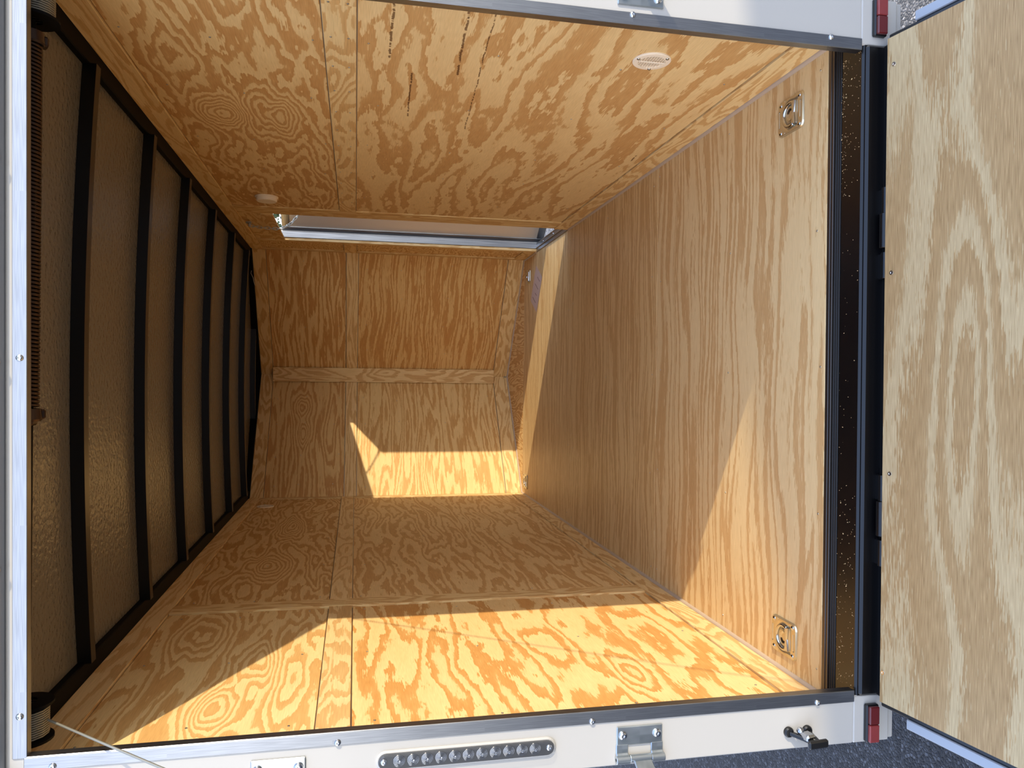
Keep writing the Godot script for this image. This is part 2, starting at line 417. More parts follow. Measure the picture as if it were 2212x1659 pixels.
# =====================================================================  plywood pieces
# a sheet: front face at o, spanned by u (along the grain, lu) and v (lv); n is the side it shows; 0..1 uvs
func sheet(called: String, parent: Node, o: Vector3, u: Vector3, lu: float, v: Vector3, lv: float, n: Vector3, thick: float, mat: Material, poly := []) -> MeshInstance3D:
	var st := ST()
	var back := -n * thick
	var bev := 0.0008
	if poly.is_empty(): poly = [Vector2(0, 0), Vector2(lu, 0), Vector2(lu, lv), Vector2(0, lv)]
	var mid2 := Vector2.ZERO
	for p in poly: mid2 += p / poly.size()
	var mid := o + u * mid2.x + v * mid2.y + back * 0.5
	var inn := []
	for p in poly: inn.append(p + (mid2 - p).normalized() * bev)
	var c := poly.size()
	var UV := func(p: Vector2) -> Vector2: return Vector2(p.x / lu, p.y / lv)
	for i in range(1, c - 1):
		tri(st, o + u * inn[0].x + v * inn[0].y, o + u * inn[i].x + v * inn[i].y, o + u * inn[i + 1].x + v * inn[i + 1].y, mid, UV.call(inn[0]), UV.call(inn[i]), UV.call(inn[i + 1]))
		tri(st, o + u * poly[0].x + v * poly[0].y + back, o + u * poly[i].x + v * poly[i].y + back, o + u * poly[i + 1].x + v * poly[i + 1].y + back, mid, UV.call(poly[0]), UV.call(poly[i]), UV.call(poly[i + 1]))
	for i in c:
		var a: Vector2 = poly[i]; var b2: Vector2 = poly[(i + 1) % c]; var ia: Vector2 = inn[i]; var ib: Vector2 = inn[(i + 1) % c]
		var A := o + u * a.x + v * a.y - n * bev; var B := o + u * b2.x + v * b2.y - n * bev
		var ua: Vector2 = UV.call(ia); var ub: Vector2 = UV.call(ib)
		quad(st, o + u * ia.x + v * ia.y, o + u * ib.x + v * ib.y, B, A, mid, ua, ub, ub, ua)
		quad(st, A, B, o + u * b2.x + v * b2.y + back, o + u * a.x + v * a.y + back, mid, ua, ub, ub, ua)
	return obj(called, st, mat, parent)

# a wall's own axes: origin at the foot of its rear end, u towards the front, n into the room
class Face:
	var o: Vector3
	var u: Vector3
	var n: Vector3
	func _init(a: Vector3, b: Vector3, c: Vector3): o = a; u = b; n = c
	func at(x: float, y: float, d := 0.0) -> Vector3: return o + u * x + Vector3.UP * y + n * d

# proud board on a wall from (x0, y0) to (x1, y1); d0..d1 is its reach from the wall plane
func board(f: Face, parent: Node, x0: float, x1: float, y0: float, y1: float, d1 := 0.0, called := "batten", d0 := -0.012):
	var st := ST()
	var bs := Basis(f.u, Vector3.UP, f.n)
	var off := Vector2(rng.randf(), rng.randf())
	cbox(st, bs, f.at((x0 + x1) / 2, (y0 + y1) / 2, (d0 + d1) / 2), Vector3(x1 - x0, y1 - y0, d1 - d0), 0.0012, Vector2(1 / 2.6, 1 / 0.42), off)
	var m: Material = M.ply[M.j_strip0 if rng.randf() < 0.5 else M.j_strip1]
	obj(called, st, m, parent)

func panel(f: Face, parent: Node, x0: float, x1: float, y0: float, y1: float, mat_ix: int, flip := false):
	var g := 0.0034
	var a := f.at(x0 + g, y0 + g, -0.006)
	sheet("panel", parent, a, f.u, x1 - x0 - 2 * g, Vector3.UP, y1 - y0 - 2 * g, f.n, 0.009, M.ply[mat_ix])

# small countersunk screws of a wall, joined: too small to pick apart
func screws(parent: Node, pts: Array, n: Vector3, r := 0.0032):
	var st := ST()
	for p in pts:
		lathe(st, facing(p, n), [Vector2(r, 0.0), Vector2(r * 0.9, 0.0008), Vector2(r * 0.4, 0.0008), Vector2(r * 0.25, 0.0001), Vector2(0.0001, 0.0001)], 8)
	var o := obj("screws", st, M.screw, parent)
	o.set_meta("kind", "stuff")

# =====================================================================  the setting
func build_ground():
	var g := structure("ground")
	var st := ST()
	box(st, Vector3(-40, GROUND - 0.1, -60), Vector3(0.2, GROUND, 40), 0.001)
	obj("asphalt", st, M.asphalt, g)
	st = ST()
	box(st, Vector3(0.2, GROUND - 0.1, -60), Vector3(40, GROUND, 40), 0.001)
	obj("gravel", st, M.gravel, g)

func build_floor():
	var f := structure("floor")
	var X := Vector3(1, 0, 0); var Z := Vector3(0, 0, -1)
	var g := 0.001
	var zs := [0.0, 1.165, 2.455, L]
	for i in 3:
		sheet("panel", f, Vector3(-W, 0, -zs[i] - g), X, 2 * W, Z, zs[i + 1] - zs[i] - 2 * g, Vector3.UP, 0.02, M.ply[[M.j_floor0, M.j_floor1, M.j_floor2][i]])
	# nose: grain runs lengthways
	sheet("panel", f, Vector3(-W, 0, -L - g), Z, NOSE, X, 2 * W, Vector3.UP, 0.02, M.ply[M.j_floor3], [Vector2(0, 0), Vector2(NOSE, W), Vector2(0, 2 * W)])
	var st := ST()
	box(st, Vector3(-0.92, -0.11, -4.4), Vector3(0.92, -0.021, 0.0), 0.002)
	obj("underframe", st, M.steel_dull, f)
	# bead of caulk along the walls' feet
	st = ST()
	var r := 0.009
	for e in [[Vector3(W, 0, 0.0), Vector3(W, 0, -2.52)], [Vector3(W, 0, -3.34), Vector3(W, 0, -L), Vector3(0, 0, -L - NOSE), Vector3(-W, 0, -L)], [Vector3(-W, 0, -L), Vector3(-W, 0, 0.0)]]:
		st = ST(); tube(st, e, r, 8); obj("caulk_bead", st, M.caulk, f)
	var pts := []
	for z in [0.03, 0.55, 1.13, 1.2, 1.8, 2.42, 2.5, 3.1, 3.66]:
		for x in [-0.8, -0.4, 0.0, 0.4, 0.8]:
			pts.append(Vector3(x + rng.randf_range(-.02, .02), 0.0001, -z + rng.randf_range(-.02, .02)))
	screws(f, pts, Vector3.UP)

func build_walls():
	var H := 1.94
	# ---- right wall: door opening from u = 2.54 to 3.32, up to y = 1.68
	var wr := structure("wall_right")
	var f := Face.new(Vector3(W, 0, 0), Vector3(0, 0, -1), Vector3(-1, 0, 0))
	panel(f, wr, -0.10, 2.365, 0.086, 1.232, M.j_right_low)
	panel(f, wr, -0.10, 2.365, 1.316, 1.862, M.j_right_top)
	board(f, wr, -0.10, 2.54, 0.0, 0.086)
	board(f, wr, -0.10, 2.36, 1.232, 1.316)
	board(f, wr, -0.10, L, 1.862, H)
	board(f, wr, 2.36, 2.44, 0.087, 1.861)
	board(f, wr, 2.441, 2.54, 0.087, 1.861, -0.004)
	board(f, wr, 2.541, 3.32, 1.681, 1.745, -0.001)          # over the door
	board(f, wr, 2.541, 3.32, 1.746, 1.861, -0.005)
	board(f, wr, 3.325, 3.37, 0.0, 1.861)
	panel(f, wr, 3.37, L - 0.05, 0.086, 1.225, M.j_right_front)
	panel(f, wr, 3.37, L - 0.05, 1.31, 1.862, M.j_right_front)
	board(f, wr, 3.371, L, 0.0, 0.086)
	board(f, wr, 3.371, L, 1.225, 1.31)
	board(f, wr, L - 0.05, L, 0.087, 1.224)
	board(f, wr, L - 0.05, L, 1.311, 1.861)
	var st := ST()
	box(st, Vector3(0.878, -0.10, -2.54), Vector3(0.93, 2.0, 0.11), 0.002)
	box(st, Vector3(0.884, 1.752, -3.32), Vector3(0.93, 2.0, -2.54), 0.002)
	box(st, Vector3(0.878, -0.10, -L - 0.03), Vector3(0.93, 2.0, -3.32), 0.002)
	box(st, Vector3(0.878, -0.10, -3.32), Vector3(0.93, -0.02, -2.54), 0.002)
	obj("outer_skin", st, M.white, wr)
	var pts := []
	for u in [0.3, 0.72, 1.2, 1.62, 2.05]:
		for y in [0.14, 0.5, 0.86, 1.18, 1.36, 1.6, 1.82]:
			pts.append(f.at(u + rng.randf_range(-.03, .03), y + rng.randf_range(-.02, .02), -0.0055))
	for u in range(12):
		for y in [1.252, 1.298]:
			pts.append(f.at(0.05 + u * 0.19, y, 0.0005))
	screws(wr, pts, f.n)

	# ---- left wall
	var wl := structure("wall_left")
	f = Face.new(Vector3(-W, 0, 0), Vector3(0, 0, -1), Vector3(1, 0, 0))
	panel(f, wl, -0.10, 1.038, 0.086, 1.230, M.j_left_low_rear)
	panel(f, wl, -0.10, 1.038, 1.312, 1.862, M.j_left_top_rear)
	panel(f, wl, 1.128, L - 0.05, 0.086, 1.230, M.j_left_low)
	panel(f, wl, 1.128, L - 0.05, 1.312, 1.862, M.j_left_top)
	board(f, wl, -0.10, L, 0.0, 0.086)
	board(f, wl, -0.10, 1.0375, 1.230, 1.312)
	board(f, wl, 1.1285, L - 0.0, 1.230, 1.312)
	board(f, wl, -0.10, L, 1.862, H)
	board(f, wl, 1.038, 1.128, 0.087, 1.861, 0.001)
	board(f, wl, L - 0.05, L, 0.087, 1.229)
	board(f, wl, L - 0.05, L, 1.313, 1.861)
	st = ST()
	box(st, Vector3(-0.93, -0.10, -L - 0.03), Vector3(-0.878, 2.0, 0.11), 0.002)
	obj("outer_skin", st, M.white, wl)
	pts = []
	for u in [0.08, 0.55, 0.98, 1.19, 1.7, 2.3, 2.9, 3.5]:
		for y in [0.14, 0.5, 0.86, 1.18, 1.36, 1.6, 1.82]:
			pts.append(f.at(u + rng.randf_range(-.03, .03), y + rng.randf_range(-.02, .02), -0.0055))
	screws(wl, pts, f.n)

	# ---- V nose: two planes meeting at the middle
	for s in [1.0, -1.0]:
		var wf := structure("wall_front_right" if s > 0 else "wall_front_left")
		var len := Vector2(W, NOSE).length()
		var u := Vector3(-s * W, 0, -NOSE) / len
		var n := Vector3(-s * NOSE, 0, W) / len
		f = Face.new(Vector3(s * W, 0, -L), u, n)
		var a := 0.012
		panel(f, wf, 0.0, len - 0.055, 0.12, 1.212, M.j_nose_rl if s > 0 else M.j_nose_ll)
		panel(f, wf, 0.0, len - 0.055, 1.296, 1.848, M.j_nose_rt if s > 0 else M.j_nose_lt)
		board(f, wf, 0.0, len - 0.0, 0.030, 0.120, 0.001)
		board(f, wf, 0.0, len - 0.0, 0.0, 0.029, -0.004)
		board(f, wf, 0.0, len - 0.055, 1.212, 1.296)
		board(f, wf, 0.0, len - 0.0, 1.848, H, 0.001)
		st = ST()
		cbox(st, Basis(u, Vector3.UP, n), f.at(len / 2, 0.95, -0.045), Vector3(len + 0.06, 2.1, 0.05), 0.002)
		obj("outer_skin", st, M.white, wf)
		pts = []
		for x in [0.1, 0.35, 0.6, 0.85]:
			for y in [0.2, 0.55, 0.9, 1.15, 1.36, 1.6, 1.8]:
				pts.append(f.at(x + rng.randf_range(-.03, .03), y + rng.randf_range(-.02, .02), -0.0055))
		screws(wf, pts, n)
	# flat board that covers the joint at the nose
	var t := structure("trim_nose")
	f = Face.new(Vector3(0.055, 0, -L - NOSE + 0.04), Vector3(-1, 0, 0), Vector3(0, 0, 1))
	board(f, t, 0.0, 0.11, 0.121, 1.847, 0.004, "batten", -0.004)

func crown(x: float) -> float:
	return 1.957 + 0.028 * (1.0 - pow(x / W, 2.0))

# a band of the arched roof: from z0 to z1, between heights crown + lo and crown + hi
func arc(st: SurfaceTool, z0: float, z1: float, lo: float, hi: float, x0 := -0.88, x1 := 0.88, n := 20):
	for i in n:
		var xa := lerpf(x0, x1, float(i) / n); var xb := lerpf(x0, x1, float(i + 1) / n)
		var ya := crown(xa); var yb := crown(xb)
		var mid := Vector3((xa + xb) / 2, (ya + yb) / 2 + (lo + hi) / 2, (z0 + z1) / 2)
		var P := func(x: float, y: float, z: float) -> Vector3: return Vector3(x, y, z)
		quad(st, P.call(xa, ya + lo, z0), P.call(xb, yb + lo, z0), P.call(xb, yb + lo, z1), P.call(xa, ya + lo, z1), mid)
		quad(st, P.call(xa, ya + hi, z0), P.call(xb, yb + hi, z0), P.call(xb, yb + hi, z1), P.call(xa, ya + hi, z1), mid)
		quad(st, P.call(xa, ya + lo, z0), P.call(xb, yb + lo, z0), P.call(xb, yb + hi, z0), P.call(xa, ya + hi, z0), mid)
		quad(st, P.call(xa, ya + lo, z1), P.call(xb, yb + lo, z1), P.call(xb, yb + hi, z1), P.call(xa, ya + hi, z1), mid)
		if i == 0: quad(st, P.call(xa, ya + lo, z0), P.call(xa, ya + hi, z0), P.call(xa, ya + hi, z1), P.call(xa, ya + lo, z1), mid)
		if i == n - 1: quad(st, P.call(xb, yb + lo, z0), P.call(xb, yb + hi, z0), P.call(xb, yb + hi, z1), P.call(xb, yb + lo, z1), mid)

func build_ceiling():
	var c := structure("ceiling")
	var bows := [0.443, 1.054, 1.643, 2.253, 2.871, 3.484, 4.05]
	var edges := [-0.125]
	for b in bows: edges.append(b + 0.018)
	edges.append(4.45)
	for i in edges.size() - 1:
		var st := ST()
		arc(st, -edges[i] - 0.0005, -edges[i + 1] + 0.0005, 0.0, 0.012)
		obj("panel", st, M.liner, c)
	for b in bows:
		var st := ST()
		var half: float = 0.818 if b < L else 0.83 * (1.0 - (b + 0.036 - L) / NOSE)
		arc(st, -b, -b - 0.036, -0.036, -0.0005, -half, half)
		obj("roof_bow", st, M.steel, c)
	# black rail above the walls
	var st: SurfaceTool
	for s in [1.0, -1.0]:
		st = ST()
		box(st, Vector3(s * 0.815, 1.9405, -L - 0.03), Vector3(s * 0.878, 1.992, 0.11), 0.003)
		obj("top_rail", st, M.steel_dull, c)
		var a := Vector3(s * 0.862, 1.963, -L + 0.01); var e := Vector3(0, 1.963, -L - NOSE + 0.012)
		var u: Vector3 = (e - a).normalized()
		st = ST()
		cbox(st, Basis(u, Vector3.UP, u.cross(Vector3.UP)), (a + e) / 2, Vector3(a.distance_to(e) + 0.03, 0.056, 0.045), 0.003)
		obj("top_rail", st, M.steel_dull, c)
	st = ST()
	box(st, Vector3(-0.93, 2.0, -4.5), Vector3(0.93, 2.05, 0.134), 0.01)
	obj("roof_skin", st, M.white, c)

func strip_between(st: SurfaceTool, a: Vector3, b: Vector3, wx: Vector3, wy: Vector3, bev := 0.0008):
	# a bar from a to b; wx, wy are its full side vectors, a and b lie on its corner
	var d := b - a
	cbox(st, Basis(d.normalized(), wx.normalized(), wy.normalized()), (a + b) / 2 + wx / 2 + wy / 2, Vector3(d.length(), wx.length(), wy.length()), bev)

func build_rear_frame():
	# corner posts and header, painted white, edged with an aluminium channel
	var names := ["trim_right", "trim_left"]
	for k in 2:
		var s: float = [1.0, -1.0][k]
		var t := structure(names[k])
		var st := ST()
		box(st, Vector3(s * 0.806, 0.0, 0.108), Vector3(s * 0.93, 1.9, FR), 0.003)
		box(st, Vector3(s * 0.812, -0.10, 0.100), Vector3(s * 0.93, 0.0, FR), 0.003)
		obj("post", st, M.white, t)
		st = ST()
		box(st, Vector3(s * 0.799, 0.0, FR), Vector3(s * 0.826, 1.868, FR + 0.003), 0.001, Vector2(3, 12))
		box(st, Vector3(s * 0.797, 0.0, 0.114), Vector3(s * 0.8005, 1.868, FR + 0.003), 0.001, Vector2(3, 12))
		obj("edge_channel", st, M.alum, t)
		st = ST()
		box(st, Vector3(s * 0.824, -0.118, 0.06), Vector3(s * 0.928, -0.1005, 0.128), 0.003)
		obj("post_foot", st, M.white, t)
		var ys := [1.256, 0.682, 0.602, 0.09, 1.81] if s < 0 else [0.602, 0.086, 1.2]
		if s < 0: ys = [1.256, 0.682, 0.102, 1.815]
		for y in ys:
			st = ST(); screw_head(st, Vector3(s * 0.820, y, FR + 0.003), Vector3(0, 0, 1), 0.0072)
			obj("screw", st, M.chrome, t)
	var h := structure("trim_header")
	h.position = Vector3(0, 1.8695, 0); h.rotation.z = 0.0078    # hung a little out of level
	var st := ST()
	box(st, Vector3(-0.93, 0.002, 0.118), Vector3(0.93, 0.09, FR), 0.003)
	obj("header_beam", st, M.white, h)
	st = ST()
	box(st, Vector3(-0.80, 0.0, FR), Vector3(0.80, 0.0255, FR + 0.003), 0.001, Vector2(3, 12))
	box(st, Vector3(-0.80, -0.0015, 0.117), Vector3(0.80, 0.002, FR + 0.003), 0.001, Vector2(3, 12))
	obj("edge_channel", st, M.alum, h)
	st = ST()
	lathe(st, Transform3D(Basis(Vector3(0, 0, 1), PI / 2), Vector3(0.93, 0.060, FR + 0.008)), [Vector2(0.001, 0), Vector2(0.022, 0), Vector2(0.022, 1.86), Vector2(0.001, 1.86)], 20)
	box(st, Vector3(-0.93, 0.072, FR - 0.01), Vector3(0.93, 0.12, FR + 0.022), 0.006)
	obj("rain_gutter", st, M.alum_dull, h)
	for x in [0.001, -0.715]:
		st = ST(); screw_head(st, Vector3(x, 0.0115, FR + 0.003), Vector3(0, 0, 1), 0.0072)
		obj("screw", st, M.chrome, h)
	for x in [0.394, -0.008, -0.416]:
		st = ST(); screw_head(st, Vector3(x, 0.044, FR + 0.0225), Vector3(0, -0.7, 0.72), 0.006)
		obj("screw", st, M.screw, h)

func build_sill():
	var t := structure("trim_sill")
	var st := ST()
	box(st, Vector3(-0.868, -0.02, 0.0005), Vector3(0.868, -0.0005, 0.013), 0.001)
	box(st, Vector3(-0.868, -0.02, 0.0132), Vector3(0.868, -0.0025, 0.022), 0.001)
	obj("edge_strip", st, M.edge, t)
	st = ST()
	box(st, Vector3(-0.868, -0.05, 0.022), Vector3(0.868, -0.008, 0.048), 0.002)
	for z in [0.027, 0.036, 0.045]:
		tube(st, [Vector3(-0.86, -0.0085, z), Vector3(0.86, -0.0085, z)], 0.0032, 8)
	obj("rubber_seal", st, M.rubber, t)
	st = ST()
	box(st, Vector3(-0.868, -0.05, 0.048), Vector3(0.868, -0.006, 0.133), 0.005)
	obj("sill_beam", st, M.steel, t)
	st = ST()
	box(st, Vector3(-0.812, -0.085, 0.128), Vector3(0.812, -0.012, 0.142), 0.006)
	box(st, Vector3(-0.812, -0.095, 0.138), Vector3(0.812, -0.060, 0.175), 0.003)
	obj("hinge_beam", st, M.steel, t)

func build_side_door():
	var t := structure("door_1")
	var z0 := -2.54; var z1 := -3.32; var top := 1.68
	var st := ST()
	# aluminium frame round the opening
	for e in [[Vector3(0.884, 0.0, z1), Vector3(0.921, 1.75, z1 + 0.012)], [Vector3(0.884, 0.0, z0 - 0.010), Vector3(0.921, 1.75, z0)], [Vector3(0.884, 1.742, z1), Vector3(0.921, 1.752, z0)]]:
		st = ST(); box(st, e[0], e[1], 0.001); obj("door_frame", st, M.alum, t)
	st = ST()
	box(st, Vector3(0.866, 0.0, z1 - 0.01), Vector3(0.883, 1.68, z1 + 0.004), 0.001, Vector2(1 / 2.6, 1 / 0.42))
	obj("jamb_edge", st, M.ply[M.j_strip1], t)
	st = ST()
	box(st, Vector3(0.862, -0.02, z1), Vector3(0.925, 0.006, z0), 0.002)
	box(st, Vector3(0.885, 0.004, z1), Vector3(0.893, 0.014, z0), 0.001)
	box(st, Vector3(0.915, 0.004, z1), Vector3(0.922, 0.010, z0), 0.001)
	obj("door_sill", st, M.alum, t)
	for z in [-2.60, -2.86, -3.12]:
		st = ST(); screw_head(st, Vector3(0.904, 0.0062, z), Vector3.UP, 0.007); obj("screw", st, M.chrome, t)
	# the leaf: hinged at the front jamb, pushed part open
	var th := deg_to_rad(37.5)
	var d := Vector3(sin(th), 0, cos(th)); var n := Vector3(-cos(th), 0, sin(th))
	var o := Vector3(0.925, -0.04, -3.335)
	var bs := Basis(d, Vector3.UP, n)
	var hgt := 1.74; var wid := 0.78
	st = ST()
	cbox(st, bs, o + d * wid / 2 + Vector3.UP * hgt / 2 - n * 0.016, Vector3(wid, hgt, 0.028), 0.002)
	var leaf := obj("door_leaf", st, M.alum_skin, t)
	st = ST()
	for e in [[0.0, 0.045, 0.0, hgt], [wid - 0.045, wid, 0.0, hgt], [0.045, wid - 0.045, 0.0, 0.05], [0.045, wid - 0.045, hgt - 0.05, hgt]]:
		cbox(st, bs, o + d * (e[0] + e[1]) / 2 + Vector3.UP * (e[2] + e[3]) / 2 - n * 0.016, Vector3(e[1] - e[0], e[3] - e[2], 0.040), 0.002)
	obj("frame", st, M.alum, leaf)

	# check chain: bracket over the door, links sagging out to the leaf
	var c := thing("door_chain", "slack zinc chain looping from the bracket over the side door", "chain", Vector3(0.86, 1.83, -2.74))
	var org := c.position
	st = ST()
	cbox(st, Basis(), Vector3(-0.006, 0.0, 0.0), Vector3(0.01, 0.03, 0.03), 0.002)
	cbox(st, Basis(), Vector3(-0.018, -0.004, 0.0), Vector3(0.02, 0.012, 0.016), 0.003)
	obj("bracket", st, M.zinc, c)
	var ctrl := [Vector3(0.838, 1.825, -2.742), Vector3(0.84, 1.76, -2.80), Vector3(0.85, 1.668, -2.87), Vector3(0.895, 1.615, -2.93), Vector3(0.96, 1.575, -2.98), Vector3(1.04, 1.575, -2.99), Vector3(1.13, 1.60, -3.0), Vector3(1.205, 1.62, -2.985)]
	var cv := Curve3D.new()
	for i in ctrl.size():
		var tg: Vector3 = (ctrl[mini(i + 1, ctrl.size() - 1)] - ctrl[maxi(i - 1, 0)]) / 6.0
		cv.add_point(ctrl[i], -tg, tg)
	var ln := cv.get_baked_length(); var pitch := 0.026; var k := 0
	var s := 0.0
	while s < ln - pitch:
		var p := cv.sample_baked(s); var q := cv.sample_baked(s + pitch)
		var ax := (q - p).normalized()
		var side := ax.cross(Vector3.UP).normalized()
		if k % 2 == 1: side = ax.cross(side).normalized()
		var pts := []
		for i in 16:
			var a := TAU * i / 16
			var e := 0.011 * signf(cos(a)) if absf(cos(a)) > 0.01 else 0.0
			pts.append((p + q) / 2 - org + ax * (e + 0.007 * cos(a)) + side * 0.007 * sin(a))
		st = ST(); tube(st, pts, 0.0022, 6, true); obj("link", st, M.zinc, c)
		s += pitch; k += 1

func build_ramp():
	var sl := deg_to_rad(10.1)
	var d := Vector3(0, -sin(sl), cos(sl)); var n := Vector3(0, cos(sl), sin(sl)); var X := Vector3(1, 0, 0)
	var o := Vector3(0, -0.04, 0.178)
	var r := thing("ramp", "lowered rear ramp faced with pale weathered plywood", "ramp", o)
	var ln := 1.93; var hw := 0.811
	sheet("deck", r, X * -hw, X, 2 * hw, d, ln, n, 0.015, M.ply[M.j_ramp])
	var st := ST()
	var bs := Basis(X, n, X.cross(n))
	cbox(st, bs, d * ln / 2 - n * 0.040, Vector3(2 * hw + 0.034, 0.05, ln + 0.02), 0.003)
	obj("steel_frame", st, M.steel, r)
	for s in [1.0, -1.0]:
		st = ST()
		cbox(st, bs, X * s * (hw + 0.030) + d * (ln / 2 + 0.035) - n * 0.040, Vector3(0.024, 0.052, ln - 0.06), 0.002)
		obj("edge_trim", st, M.alum_dull, r)
	st = ST()
	cbox(st, bs, d * ln / 2 - n * 0.072, Vector3(2 * hw + 0.07, 0.012, ln), 0.002)
	obj("outer_skin", st, M.white, r)
	for e in [[0.742, 0.016], [0.237, 0.016], [-0.25, 0.018], [-0.737, 0.005], [0.65, 0.62], [-0.70, 0.40]]:
		st = ST()
		var rr := 0.0055
		lathe(st, facing(X * e[0] + d * (e[1] + 0.004) + n * 0.0002, n), [Vector2(rr, 0), Vector2(rr * 0.9, 0.0012), Vector2(rr * 0.45, 0.0012), Vector2(rr * 0.3, 0.0002), Vector2(0.0001, 0.0002)], 12)
		obj("screw", st, M.chrome, r)
	# welded barrel hinges in three knuckles
	for hx in [0.345, -0.365]:
		st = ST()
		cbox(st, Basis(), Vector3(hx, -0.022, -0.026), Vector3(0.245, 0.006, 0.022), 0.002)
		var hinge := obj("hinge", st, M.steel, r)
		for e in [[hx + 0.075, 0.065, 0.010, 0.0], [hx, 0.085, 0.012, 0.004], [hx - 0.085, 0.065, 0.010, 0.0]]:
			st = ST()
			lathe(st, Transform3D(Basis(Vector3(0, 0, 1), PI / 2), X * (e[0] + e[1] / 2) + Vector3(0, -0.012 + e[3], -0.014 + e[3] * 0.5)), [Vector2(0.0005, 0), Vector2(e[2] - 0.001, 0), Vector2(e[2], 0.001), Vector2(e[2], e[1] - 0.001), Vector2(e[2] - 0.001, e[1]), Vector2(0.0005, e[1])], 16)
			if e[3] == 0.0:
				cbox(st, Basis(), X * e[0] + Vector3(0, -0.016, -0.027), Vector3(e[1], 0.014, 0.026), 0.003)
			obj("hinge_knuckle", st, M.steel, hinge)

func build_lift_hardware():
	# cable drums, one in each top corner behind the header; torsion spring between them
	for k in 2:
		var s: float = [1.0, -1.0][k]
		var lab: String = ["black cable drum beside the end of the long coil spring", "black cable drum wound with grey cable above the lone coiled-cable corner"][k]
		lab = ["black cable drum at the header corner where the coil spring ends", "black cable drum in the header corner farthest from the coil spring"][k]
		var dr := thing("cable_drum", lab, "cable drum", Vector3(s * 0.755, 1.897, 0.05), "cable drums of the ramp spring")
		var st := ST()
		var xf := Transform3D(Basis(Vector3(0, 0, 1), -PI / 2), Vector3(-0.045, 0, 0))
		lathe(st, xf, [Vector2(0.02, 0), Vector2(0.052, 0), Vector2(0.052, 0.005), Vector2(0.040, 0.008), Vector2(0.040, 0.07), Vector2(0.052, 0.074), Vector2(0.052, 0.080), Vector2(0.02, 0.082)], 28)
		obj("spool", st, M.steel_dull, dr)
		var pts := []
		for i in 12 * 14 + 1:
			var a := TAU * i / 14
			pts.append(Vector3(-0.035 + 0.058 * i / (12.0 * 14), 0.0415 * cos(a), 0.0415 * sin(a)))
		st = ST(); tube(st, pts, 0.0022, 6); obj("cable_winding", st, M.rope, dr, "grey steel cable wound on the drum")
		var cb := thing("lift_cable", ["thin steel lift cable on the trailer's right side", "thin steel lift cable crossing the shaded corner of the left wall"][k], "cable", Vector3(s * 0.757, 1.852, 0.06), "ramp lift cables")
		st = ST(); tube(st, [Vector3.ZERO, Vector3(s * 0.027, -0.259, 0.19), Vector3(s * 0.20, -2.13, 1.56)], 0.0026, 8)
		obj("cable", st, M.rope, cb)
	var sp := thing("torsion_spring", "long dark coil spring lying along the inside of the header", "spring", Vector3(0.27, 1.897, 0.06))
	var pts := []
	var turns := 92; var per := 12
	for i in turns * per + 1:
		var a := TAU * i / per
		pts.append(Vector3(0.385 - 0.755 * i / float(turns * per), 0.0205 * cos(a), 0.0205 * sin(a)))
	var st := ST(); tube(st, pts, 0.0037, 6); obj("coil", st, M.spring, sp)
	st = ST()
	for x in [-0.385, 0.40]:
		st = ST()
		lathe(st, Transform3D(Basis(Vector3(0, 0, 1), -PI / 2), Vector3(x - 0.014, 0, 0)), [Vector2(0.008, 0), Vector2(0.026, 0), Vector2(0.028, 0.004), Vector2(0.026, 0.026), Vector2(0.008, 0.028)], 18)
		cbox(st, Basis(Vector3(1, 0, 0), 0.5), Vector3(x, -0.018, -0.022), Vector3(0.020, 0.016, 0.028), 0.003)
		cbox(st, Basis(), Vector3(x - 0.016, -0.008, -0.006), Vector3(0.016, 0.012, 0.030), 0.004)
		obj("end_cone", st, M.spring, sp)
	st = ST()
	tube(st, [Vector3(0.435, 0, -0.0), Vector3(-0.97, 0, -0.0)], 0.0115, 14)
	obj("shaft", st, M.steel_dull, sp)

# ---------------------------------------------------------------- small fittings
func stadium(hl: float, r: float, y: float, seg := 12) -> Array:
	# outline in the local xz plane, long along x
	var p := []
	for i in seg + 1:
		var a := -PI / 2 + PI * i / seg
		p.append(Vector3(hl + r * cos(a), y, r * sin(a)))
	for i in seg + 1:
		var a := PI / 2 + PI * i / seg
		p.append(Vector3(-hl + r * cos(a), y, r * sin(a)))
	return p

func loft(st: SurfaceTool, loops: Array, xf: Transform3D, cap := true):
	var c := Vector3.ZERO; var cnt := 0
	for l in loops:
		for p in l: c += p; cnt += 1
	c /= cnt; c = xf * (c - Vector3(0, 0.002, 0))
	for i in loops.size() - 1:
		var A: Array = loops[i]; var B: Array = loops[i + 1]; var n := A.size()
		for k in n:
			var k2 := (k + 1) % n
			quad(st, xf * A[k], xf * A[k2], xf * B[k2], xf * B[k], c)
	if cap:
		var l: Array = loops[loops.size() - 1]; var m := Vector3.ZERO
		for p in l: m += p / l.size()
		for k in l.size(): tri(st, xf * m, xf * l[k], xf * l[(k + 1) % l.size()], c)

func round_rect(hx: float, hz: float, r: float, y: float, seg := 5) -> Array:
	var p := []
	for q in 4:
		var cx: float = [hx - r, -hx + r, -hx + r, hx - r][q]; var cz: float = [hz - r, hz - r, -hz + r, -hz + r][q]
		for i in seg + 1:
			var a := PI / 2 * q + PI / 2 * i / seg
			p.append(Vector3(cx + r * cos(a), y, cz + r * sin(a)))
	return p

